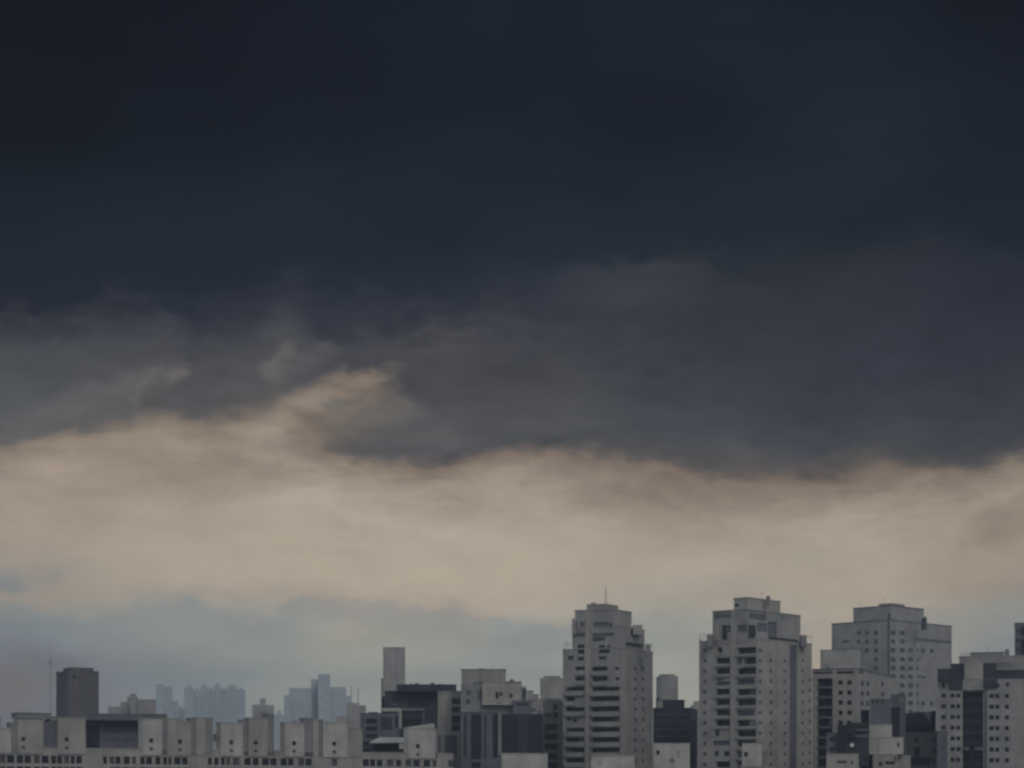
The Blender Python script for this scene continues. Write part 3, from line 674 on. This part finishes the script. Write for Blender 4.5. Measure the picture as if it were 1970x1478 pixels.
# ------------------------------------------------------------------ long front housing slab with stair towers
b = Building('housing_slab', 'long pale housing slab along the bottom edge with a row of stair towers on its roof', 'housing block', None, 520, 420)
TH = -38.6
L0, C0, R0, B0 = foot2(-60, 872, None, 560, TH, 12)
fs = Face(L0, C0)
def Dsl(px, off=0): return (fs.A + fs.d*fs.a(px)).y + off
t = b.tier(-60, 872, None, 1450.5, 560, TH, dep=12, mat=WALL2, cope=.2)
def zc(px, py): return t.faces[0].z(px, py)
ztop = zc(45, 1453.5); 
cells = [(-25,-14),(-11,-2),(0,10),(13,28),(32,45),(47,60),(65,77),(80,94),(98,108),(110,120),(123,133),(136,144),(147,158),(198,206),(211,220),(222,232),(238,250),(254,262),
 (270,279),(281,293),(299,309),(314,322),(324,330),(335,348),(350,361),(400,408),(412,421),(425,433),(435,443),(448,461),(470,483),(486,498),(504,518),(520,533),(540,552),(554,565),(574,586),(588,600),
 (638,649),(698,710),(712,722),(725,736),(745,757),(762,772),(780,792),(795,808),(815,828),(832,840),(862,878)]
for r_ in range(2):
    for a_, c_ in cells:
        if r_ and 160 < a_ < 200: continue
        z1 = ztop - 2.62*r_; t.win(a_, c_, 0, 0, z=(z1-1.85, z1), gl=random.choices((G_DARK, G_MID), (5, 2))[0], depth=.4)
for px in (10.5, 62, 96, 121, 163, 196, 234, 296, 331.5, 364, 397, 445, 463.5, 501, 536, 570, 603, 632, 742, 775, 811): t.strip(px, px+2.4, 1463, 1520, .15, WALL2)
def stair(pxL, pxR, top, mat=WALL2, win=None, off=.35, cope=.2, name=None, dep=2.3, cap=None, bot=1.35):
    C = fs.A + fs.d*fs.a(pxR) + fs.n*off
    D = C.y; kx = C.x/C.y*F+985
    L, C, R, B = foot2(pxL, kx, None, D, TH, dep)
    tt = Tier(b, [tuple(p) for p in (L, C, R, B)], [Face(L, C)], t.z1-bot, CZ+(HY-top)/F*D, mat, cap, cope, True)
    tt.faces[0].A = Vector(tt.foot[0]); tt.faces[0].B = Vector(tt.foot[1]); b.tiers.append(tt)
    if win:
        x, y = win; tt.wc(x, y, 7.5, 8, G_DARK, depth=.3); tt.wc(x, y+15.8, 6, 6, G_MID, depth=.15)
    return tt
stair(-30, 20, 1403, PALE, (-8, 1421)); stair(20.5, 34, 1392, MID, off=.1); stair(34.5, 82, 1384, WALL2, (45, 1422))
stair(82.5, 111, 1388, SHADE, off=-.2, bot=.9)  # recess between stair towers, its shade put into the dark colour
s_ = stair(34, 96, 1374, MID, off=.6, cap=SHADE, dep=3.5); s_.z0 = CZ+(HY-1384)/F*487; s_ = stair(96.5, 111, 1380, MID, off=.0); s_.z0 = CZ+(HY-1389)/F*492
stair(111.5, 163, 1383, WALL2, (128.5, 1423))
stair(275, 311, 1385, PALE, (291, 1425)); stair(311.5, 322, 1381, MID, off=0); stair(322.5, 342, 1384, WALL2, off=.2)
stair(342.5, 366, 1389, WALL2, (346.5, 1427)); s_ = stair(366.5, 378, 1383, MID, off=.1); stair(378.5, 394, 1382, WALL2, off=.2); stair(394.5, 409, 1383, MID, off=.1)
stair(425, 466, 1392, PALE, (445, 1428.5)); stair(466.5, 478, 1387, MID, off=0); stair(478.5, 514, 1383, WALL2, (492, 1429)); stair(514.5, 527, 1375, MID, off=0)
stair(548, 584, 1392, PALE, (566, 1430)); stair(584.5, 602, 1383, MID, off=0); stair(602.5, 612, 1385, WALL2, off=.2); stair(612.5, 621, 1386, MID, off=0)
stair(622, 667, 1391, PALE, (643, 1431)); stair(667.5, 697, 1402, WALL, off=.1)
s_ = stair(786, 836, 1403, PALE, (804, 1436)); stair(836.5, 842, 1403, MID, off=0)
# lean-to roof on the last stair tower
f_ = s_.faces[0]; mb = MB(); D_ = 1.9
a, c = Vector(f_.at(.1, s_.z1+.25, .2)), Vector(f_.at(f_.len-.1, s_.z1+.25, .2)); up_ = Vector((0, 0, 1.3)); bk = Vector((-f_.n.x, -f_.n.y, 0))*D_
mb.poly((a, c, c+up_), PALE); mb.poly((a+bk, c+bk+up_, c+bk), PALE); mb.quad(a, c+up_, c+up_+bk, a+bk, PALE); mb.quad(c, c+bk, c+bk+up_, c+up_, PALE); mb.build('lean_to_roof', b.root, b.loc)
t.strip(410, 416, 1413, 1427, .3, SHADE, 'vent')
for px, y0, y1 in ((60, 1366, 1375), (455, 1380, 1389), (648, 1380, 1391), (300, 1375, 1385)): b.aerial(px, y0, y1, Dsl(px)+2, .04, 2)
b.tank(500, 508, 1377, 1383, Dsl(504)+2); b.tank(560, 569, 1386, 1392, Dsl(564)+2)
b.done()

# ------------------------------------------------------------------ things behind the slab, left part
b = Building('tower', 'dark brown concrete tower with chamfered cap at far left behind the slab', 'tower', None, 760, 150)
t = b.tier(108, 131, 190, 1291, 760, 62, dep=14, mat=BROWN, cope=.2)
for k in range(9): t.win(135, 187, 1307+12*k, 1308.5+12*k, SHADE, kind='panel', depth=.12)
t.wc(143.5, 1303, 6, 6, G_DARK, depth=.3); t.win(113.5, 129, 1295, 1450, SHADE, kind='panel', depth=.4)  # tall slate panel stands in for the shade on the left face
t.strip(109, 113, 1292, 1500, .2); t.strip(186, 189, 1292, 1500, .2)
b.tier(122, 136, 180, 1285, 764, 62, ybot=1296, mat=BROWN, cope=.2)
b.done()
MASTM = concrete('pale_mast_steel', (.42, .42, .43), .1, .1)
b = Building('radio_mast', 'thin pale lattice radio mast just left of the brown tower', 'mast', None, 1300, 97)
mb = MB(); D_ = 1300; xm = (97-985)/F*D_; z0_, z1_ = 0, CZ+(HY-1236)/F*D_; zk = CZ+(HY-1272)/F*D_
W0, W1 = 2.2, .4
for sx_, sy_ in ((-1, -1), (1, -1), (1, 1), (-1, 1)): mb.bar((xm+sx_*W0, D_+sy_*W0, z0_), (xm+sx_*W1, D_+sy_*W1, zk), .11, MASTM, 4)
n = 22
for i in range(n):
    za, zb_ = z0_+(zk-z0_)*i/n, z0_+(zk-z0_)*(i+1)/n; wa, wb = W0+(W1-W0)*i/n, W0+(W1-W0)*(i+1)/n
    for sg in (-1, 1): mb.bar((xm-sg*wa, D_-wa, za), (xm+sg*wb, D_-wb, zb_), .06, MASTM, 4); mb.bar((xm-sg*wa, D_+wa, za), (xm+sg*wb, D_+wb, zb_), .06, MASTM, 4)
    mb.bar((xm-wb, D_-wb, zb_), (xm+wb, D_-wb, zb_), .06, MASTM, 4)
mb.build('lattice_frame', b.root, b.loc)
mb = MB(); mb.bar((xm, D_, zk-1), (xm, D_, z1_), .14, MASTM)
for z_ in (zk+2, zk+5, zk+8): mb.bar((xm-.8, D_, z_), (xm+.8, D_, z_), .12, MASTM, 4)
mb.build('antenna', b.root, b.loc)
mb = MB(); mb.bar((xm, D_, zk-1.2), (xm, D_, zk+.2), 1.3, MASTM, 10); mb.build('platform', b.root, b.loc)
b = Building('sports_hall', 'dark flat-roofed hall with overhanging roof between the stair towers', 'building', None, 560, 240)
t = b.tier(164, 322, None, 1386, 560, -8, dep=20, mat=SHADE, cope=0)
t.win(166, 192, 1395, 1440, G_DARK, depth=.8); t.win(200, 272, 1393, 1400, G_DARK, depth=.3); t.win(200, 272, 1405, 1417, SHADE, depth=.25, kind='panel'); t.win(200, 272, 1422, 1436, SHADE, depth=.25, kind='panel')
b.tier(165, 321, None, 1375, 556, -8, dep=24, ybot=1386.6, mat=SHADE, cope=.15)
b.done()

# ------------------------------------------------------------------ middle group
b = Building('glass_tower_block', 'slim plain grey tower rising alone above the dark stepped building', 'tower', None, 1250, 758)
t = b.tier(737, 779.5, None, 1247, 1250, 3, dep=12, mat=WALL2, cope=.5)
t.win(762, 763.5, 1252, 1400, MID, kind='panel', depth=.15)
t = b.tier(733, 737, None, 1306, 1252, 3, dep=12, mat=WALL2); b.done()
b = Building('office_block', 'dark stepped office block with a black overhanging top slab and large black openings', 'office block', None, 640, 800)
t = b.tier(740, 848, None, 1330, 640, 2, dep=14, mat=DARK, cope=.1)
t.win(752, 765, 1351, 1357, SHADE, kind='panel'); t.win(785, 802, 1348, 1360, G_DARK, depth=.4); t.win(806, 824, 1351, 1360, G_DARK, depth=.4); t.win(838, 843, 1352, 1372, G_DARK)
t.win(776, 812, 1370, 1383, DARK, depth=.3, kind='panel'); t.win(776, 814, 1384, 1396, G_DARK, depth=1.2); t.win(818, 836, 1378, 1390, DARK, kind='panel')
t.strip(735, 772, 1362.5, 1369, .5, PALE, 'ledge'); t.strip(766, 772.5, 1369, 1402, .4, PALE); t.strip(772.5, 817, 1363, 1367, .3, MID, 'ledge'); t.strip(812, 817, 1367, 1400, .25, SHADE)
t = b.tier(764, 878, None, 1318, 636, 2, dep=18, ybot=1330.5, mat=DARK, cope=.2, cap=SHADE)
b.tier(734.5, 741, None, 1342, 642, 2, dep=8, mat=DARK)
for px, y in ((801, 1314), (831, 1313.5), (790, 1315.5), (846, 1316)): b.block('roof_cabin', px-3, px+4, y, 1318.3, 645, 3, SHADE)
b.done()
b = Building('office_block', 'low charcoal block with three stacked black windows left of the dark stepped block', 'office block', None, 600, 730)
t = b.tier(693.5, 768, None, 1373, 600, 3, dep=12, mat=SHADE, cope=.15)
for y0, y1 in ((1383, 1393), (1398, 1407), (1412, 1421)): t.win(704, 726, y0, y1, G_DARK, depth=.5)
t.win(759.5, 766, 1378, 1400, G_DARK, depth=.5); t.win(695, 701, 1378, 1420, G_MID, kind='panel'); t.win(732, 755, 1380, 1405, DARK, kind='panel', depth=.1)
b.block('roof_cabin', 709, 726, 1370, 1374, 604, 4, DARK); b.done()
b = Building('carport_roof', 'pale sloping canopy roof above a long black opening behind the slab', 'canopy', None, 572, 735)
D_ = 574; mb = MB(); x0, x1, x2, x3 = [(p-985)/F*D_ for p in (711, 786, 781, 727)]; z_ = zz
p = [(x0, D_, zz(1428, D_)), (x1, D_, zz(1427, D_)), (x2, D_+7, zz(1418, D_)), (x3, D_+7, zz(1417.5, D_))]
q = [(x, y, z-.3) for x, y, z in p]
mb.poly(p, PALE); mb.poly(list(reversed(q)), PALE)
for i in range(4): mb.quad(q[i], q[(i+1) % 4], p[(i+1) % 4], p[i], PALE)
mb.build('roof', b.root, b.loc)
t = b.tier(686, 786, None, 1426.5, 577, 0, dep=8, mat=BLACK, cope=0, roof=False)
t = b.tier(681, 716, None, 1433, 571, 0, dep=3, mat=DARK, cope=0, roof=False); t.win(686, 712, 1441, 1447, G_DARK)
t.win(684, 700, 1436, 1440, SHADE, kind='panel', depth=.1)
t = b.tier(768, 786, None, 1431, 570, 0, dep=3, ybot=1441, mat=PALE, cope=.1, roof=False)
b.done()
b = Building('apartment_block', 'narrow grey block with a column of black window openings beside the dark stepped block', 'apartment block', None, 615, 865)
t = b.tier(842, 887, None, 1330, 615, 4, dep=10, mat=WALL, cope=.1)
for y0, y1 in ((1344, 1355), (1360, 1371), (1377, 1392), (1393, 1407)): t.win(869, 885.5, y0, y1, G_DARK, depth=.6)
t.strip(846, 864, 1336, 1378, .15, WALL2, 'wall_and_shade_panel'); t.win(856, 883, 1415, 1452, SHADE, kind='panel', depth=.3); t.strip(879.5, 884, 1414, 1455, .35, WALL2); t.win(838.5+4, 848, 1415, 1452, SHADE, kind='panel'); t.win(866, 874, 1467, 1480, G_DARK)
b.done()
b = Building('apartment_building', 'grey building with broad top block above tall dark glazed bays', 'apartment building', None, 590, 960)
t = b.tier(886.5, 964.5, None, 1370.5, 592, 3, dep=14, mat=SHADE, cope=.1)
t.win(906, 926, 1373, 1461, G_DARK, depth=.8); t.win(948, 957.5, 1373, 1459, G_DARK, depth=.8); t.win(892, 898, 1376, 1455, DARK, kind='panel', depth=.15); t.win(931, 936, 1376, 1461, DARK, kind='panel', depth=.1); t.win(907, 925, 1466, 1478, G_DARK)
t.strip(958.5, 964.5, 1371, 1452, .5, MID)
t = b.tier(965, 1045, None, 1375, 594, 3, dep=14, mat=DARK, cope=.15)
t.win(967, 996, 1377, 1450, G_DARK, depth=.4); t.win(999, 1012, 1377, 1450, DARK, kind='panel', depth=.15); t.win(1015, 1042, 1377, 1450, G_DARK, depth=.4)
t = b.tier(886.5, 1004, None, 1316, 600, 3, dep=14, mat=MID, cope=0)
t.wc(901.5, 1333, 9, 10, G_MID); t.wc(901, 1350, 8, 9, G_MID); t.win(919, 928, 1330, 1347, SHADE, kind='panel', depth=.15)
t.strip(928, 1003, 1315.5, 1356, .4, WALL2, 'wall_and_shade_panel')
t = b.tier(928, 1003.5, None, 1315.5, 598, 3, dep=3, ybot=1357, mat=WALL2, cope=0); t.wc(956, 1338, 6, 14, G_DARK); t.wc(963.5, 1336, 6, 8, G_MID); t.wc(983, 1339, 7, 8, G_MID); t.wc(960, 1354, 9, 4, SHADE)
t.strip(931, 974, 1353.5, 1356, .2, PALE, 'ledge')
t = b.tier(887.5, 973, None, 1289, 603, 3, dep=12, ybot=1318, mat=WALL, cope=.25, cap=MID)
t.win(910, 928.5, 1313, 1322, SHADE, kind='panel', depth=.4); t.win(916, 922, 1309, 1314.5, MID, kind='panel', depth=.1)
b.tier(973.5, 1003, None, 1312.5, 605, 3, dep=10, ybot=1322, mat=MID, cope=.2)
t = b.tier(1004, 1012, None, 1324, 600, 3, dep=10, mat=SHADE, cope=.15); t.wc(1009, 1335, 4, 12, G_DARK)
t = b.tier(987, 1023, None, 1349, 596, 3, dep=8, mat=SHADE, cope=.15); t.win(992, 1016, 1353, 1358, DARK, kind='panel')
b.block('roof_cabin', 920, 932, 1286, 1290, 608, 4, MID); b.aerial(948, 1277, 1289, 606, .04, 2); b.tank(980, 989, 1306, 1313, 607, MID); b.rail(1013-8, 1012, 1320, 1324, 602)
b.done()
b = Building('terrace_building', 'stepped pale building partly hidden behind the dark glazed bays', 'building', None, 800, 1030)
b.tier(1012.5, 1026, None, 1329.5, 800, 3, dep=10, mat=WALL2); b.tier(1026, 1036, None, 1337, 802, 3, dep=10, mat=WALL2)
t = b.tier(1020, 1050, None, 1346, 796, 3, dep=10, mat=WALL); t.wc(1027, 1366, 8, 6, SHADE); t.wc(1038, 1372, 5, 9, SHADE); b.done()
b = Building('apartment_block', 'pale plain block with rounded top corner just left of the mast tower', 'apartment block', None, 860, 1062)
t = b.tier(1039, 1100, None, 1306, 860, 3, dep=12, mat=WALL2, cope=.2); t.win(1047, 1080, 1344, 1348, SHADE, kind='panel', depth=.2)
b.tier(1046, 1078, None, 1302, 865, 3, dep=10, ybot=1312, mat=WALL, cope=.3); b.done()
b = Building('balcony_block', 'pale block with a column of black balcony openings beside the mast tower', 'apartment block', None, 635, 1065)
t = b.tier(1044.5, 1088, None, 1349, 635, 4, dep=9, mat=WALL, cope=.1)
t.strip(1046, 1062, 1350, 1372, .15, WALL2, 'wall_and_shade_panel'); t.win(1065, 1072.5, 1355, 1365, G_DARK, depth=.4); t.win(1065, 1072.5, 1370, 1382, G_DARK, depth=.4); t.win(1049, 1062, 1373, 1380, SHADE, kind='panel')
for k in range(7):
    y = 1393.5+18.6*k; t.balcony(1048.5 if k < 3 else 1056, 1072, y, y+12, y+18.2, out=.4, gl=G_DARK)
b.done()
b = Building('silo_tower', 'round grey cylindrical tower with domed lid between the two balcony towers', 'tower', None, 1000, 1285)
b.ngon(1264, 1306, 1302, 1000, 26, mat=WALL, cope=.0); b.ngon(1266, 1304.5, 1300, 1001, 26, ybot=1302.5, mat=WALL, cope=0); b.ngon(1270, 1299, 1298, 1003, 26, ybot=1301, mat=MID, cope=.2)
b.done()
b = Building('office_block', 'charcoal block with dark penthouse between the two balcony towers', 'office block', None, 650, 1300)
t = b.tier(1256.5, 1327, 1342, 1362.5, 650, 12, mat=DARK, cope=.15)
for k in range(6): t.win(1262, 1298, 1374+14*k, 1376+14*k, SHADE, kind='panel', depth=.12); t.win(1304, 1324, 1374+14*k, 1376+14*k, SHADE, kind='panel', depth=.12)
t.win(1329, 1340, 1388, 1474, G_DARK, depth=.3)
t = b.tier(1275.5, 1317, None, 1347.5, 655, 3, dep=8, ybot=1366, mat=DARK, cope=.2); t.win(1309, 1315, 1349, 1358, G_DARK)
b.tank(1263, 1272, 1341, 1362, 655, SHADE); b.block('roof_cabin', 1266, 1273, 1351, 1359, 653, 2, WALL2)
b.done()
b = Building('apartment_block', 'small pale block peeping out left of the wide stepped tower', 'apartment block', None, 900, 1338)
t = b.tier(1334, 1350, None, 1350, 900, 3, dep=10, mat=WALL2, cope=.2); b.tier(1329, 1334, None, 1358, 902, 3, dep=8, mat=WALL2); b.done()

# ------------------------------------------------------------------ pale low boxes along the bottom edge
b = Building('lift_housing', 'plain pale rectangular box at the bottom in front of the dark glazed bays', 'rooftop box', 'pale boxes along the bottom edge', 450, 1010)
t = b.tier(965, 1053.5, None, 1450.5, 450, 1, dep=8, mat=PALE, cope=.15); b.done()
b = Building('lift_housing', 'plain pale box in front of the foot of the mast tower', 'rooftop box', 'pale boxes along the bottom edge', 455, 1180)
t = b.tier(1137, 1221, None, 1455, 455, 2, dep=8, mat=PALE, cope=.15); t.wc(1154, 1468, 10, 7, WALL2, depth=.1, kind='panel'); b.done()
b = Building('lift_housing', 'pale box with one small dark window between the two balcony towers', 'rooftop box', 'pale boxes along the bottom edge', 460, 1290)
t = b.tier(1257.5, 1327, None, 1431, 460, 1, dep=8, mat=PALE, cope=.15); t.wc(1266, 1448, 7, 8.5, G_DARK, depth=.3); t.win(1302, 1308, 1442, 1458, WALL, kind='panel', depth=.12); t.wc(1293, 1464, 10, 9, MID, kind='panel', depth=.15); b.done()
b = Building('lift_housing', 'small pale cube with one dark window at the foot of the wide stepped tower', 'rooftop box', 'pale boxes along the bottom edge', 470, 1450)
t = b.tier(1427.5, 1466, None, 1431, 470, 2, dep=5, ybot=1474, mat=PALE, cope=.15); t.wc(1435, 1451.5, 7.5, 8.5, G_DARK, depth=.3)
t = b.tier(1466.3, 1475, None, 1448, 472, 2, dep=4, mat=MID, ybot=1474); b.tier(1425, 1478, None, 1474, 470, 2, dep=8, mat=WALL); b.done()

# ------------------------------------------------------------------ hazy far buildings
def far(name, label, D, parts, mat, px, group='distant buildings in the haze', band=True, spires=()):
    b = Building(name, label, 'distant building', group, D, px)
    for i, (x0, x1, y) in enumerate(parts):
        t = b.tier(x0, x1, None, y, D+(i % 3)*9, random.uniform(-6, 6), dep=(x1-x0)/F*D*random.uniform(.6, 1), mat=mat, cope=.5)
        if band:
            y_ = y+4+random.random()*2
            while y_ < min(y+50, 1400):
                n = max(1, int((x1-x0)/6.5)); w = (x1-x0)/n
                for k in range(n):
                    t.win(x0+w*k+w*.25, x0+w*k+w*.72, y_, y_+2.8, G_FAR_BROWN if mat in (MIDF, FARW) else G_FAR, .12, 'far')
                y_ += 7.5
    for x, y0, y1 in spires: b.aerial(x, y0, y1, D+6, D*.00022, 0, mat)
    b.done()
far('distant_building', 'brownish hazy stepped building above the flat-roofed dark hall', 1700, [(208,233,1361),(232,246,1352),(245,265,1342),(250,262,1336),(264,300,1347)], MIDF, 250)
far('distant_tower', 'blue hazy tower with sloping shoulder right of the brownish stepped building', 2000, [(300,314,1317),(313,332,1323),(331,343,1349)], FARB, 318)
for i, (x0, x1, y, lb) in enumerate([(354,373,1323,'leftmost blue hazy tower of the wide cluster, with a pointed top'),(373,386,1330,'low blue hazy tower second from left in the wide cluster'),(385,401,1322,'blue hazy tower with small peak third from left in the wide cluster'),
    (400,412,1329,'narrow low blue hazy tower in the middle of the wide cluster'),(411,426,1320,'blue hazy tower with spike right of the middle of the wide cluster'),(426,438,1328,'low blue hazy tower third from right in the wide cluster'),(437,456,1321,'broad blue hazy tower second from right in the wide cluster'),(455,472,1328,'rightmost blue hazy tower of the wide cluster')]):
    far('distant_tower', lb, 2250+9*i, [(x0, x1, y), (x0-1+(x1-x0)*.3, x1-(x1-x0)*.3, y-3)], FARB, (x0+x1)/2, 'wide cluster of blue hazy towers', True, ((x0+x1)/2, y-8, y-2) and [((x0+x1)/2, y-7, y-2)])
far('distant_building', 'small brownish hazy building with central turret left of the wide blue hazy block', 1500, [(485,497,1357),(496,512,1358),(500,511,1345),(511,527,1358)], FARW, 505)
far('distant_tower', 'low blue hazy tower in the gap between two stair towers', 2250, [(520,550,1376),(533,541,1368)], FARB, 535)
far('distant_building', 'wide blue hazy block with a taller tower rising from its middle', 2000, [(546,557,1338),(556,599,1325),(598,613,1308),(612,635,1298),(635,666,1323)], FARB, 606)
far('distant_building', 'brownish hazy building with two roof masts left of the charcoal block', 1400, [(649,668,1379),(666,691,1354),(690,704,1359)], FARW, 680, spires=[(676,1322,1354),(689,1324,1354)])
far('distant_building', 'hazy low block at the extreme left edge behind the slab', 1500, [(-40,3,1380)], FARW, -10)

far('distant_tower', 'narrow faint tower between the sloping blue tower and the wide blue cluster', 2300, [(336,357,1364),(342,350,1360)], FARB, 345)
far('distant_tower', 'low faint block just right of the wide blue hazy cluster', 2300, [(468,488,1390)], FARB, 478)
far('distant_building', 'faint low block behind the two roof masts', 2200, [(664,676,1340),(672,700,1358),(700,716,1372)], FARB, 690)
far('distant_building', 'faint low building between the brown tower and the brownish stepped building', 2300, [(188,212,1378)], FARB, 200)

# ------------------------------------------------------------------ haze
mb = MB(); mb.box(-2700, 2700, -400, 5300, -3, HAZE_TOP, ASPH)
hz = struct('haze', mb, 'stuff'); hz.data.materials.clear()
hm = bpy.data.materials.new('haze_air'); hm.use_nodes = True; t_ = hm.node_tree; t_.nodes.clear()
pv = t_.nodes.new('ShaderNodeVolumePrincipled'); pv.inputs['Density'].default_value = HAZE_D; pv.inputs['Color'].default_value = HAZE_C
pv.inputs['Anisotropy'].default_value = .45
ho = t_.nodes.new('ShaderNodeOutputMaterial'); t_.links.new(pv.outputs[0], ho.inputs['Volume'])
hz.data.materials.append(hm)
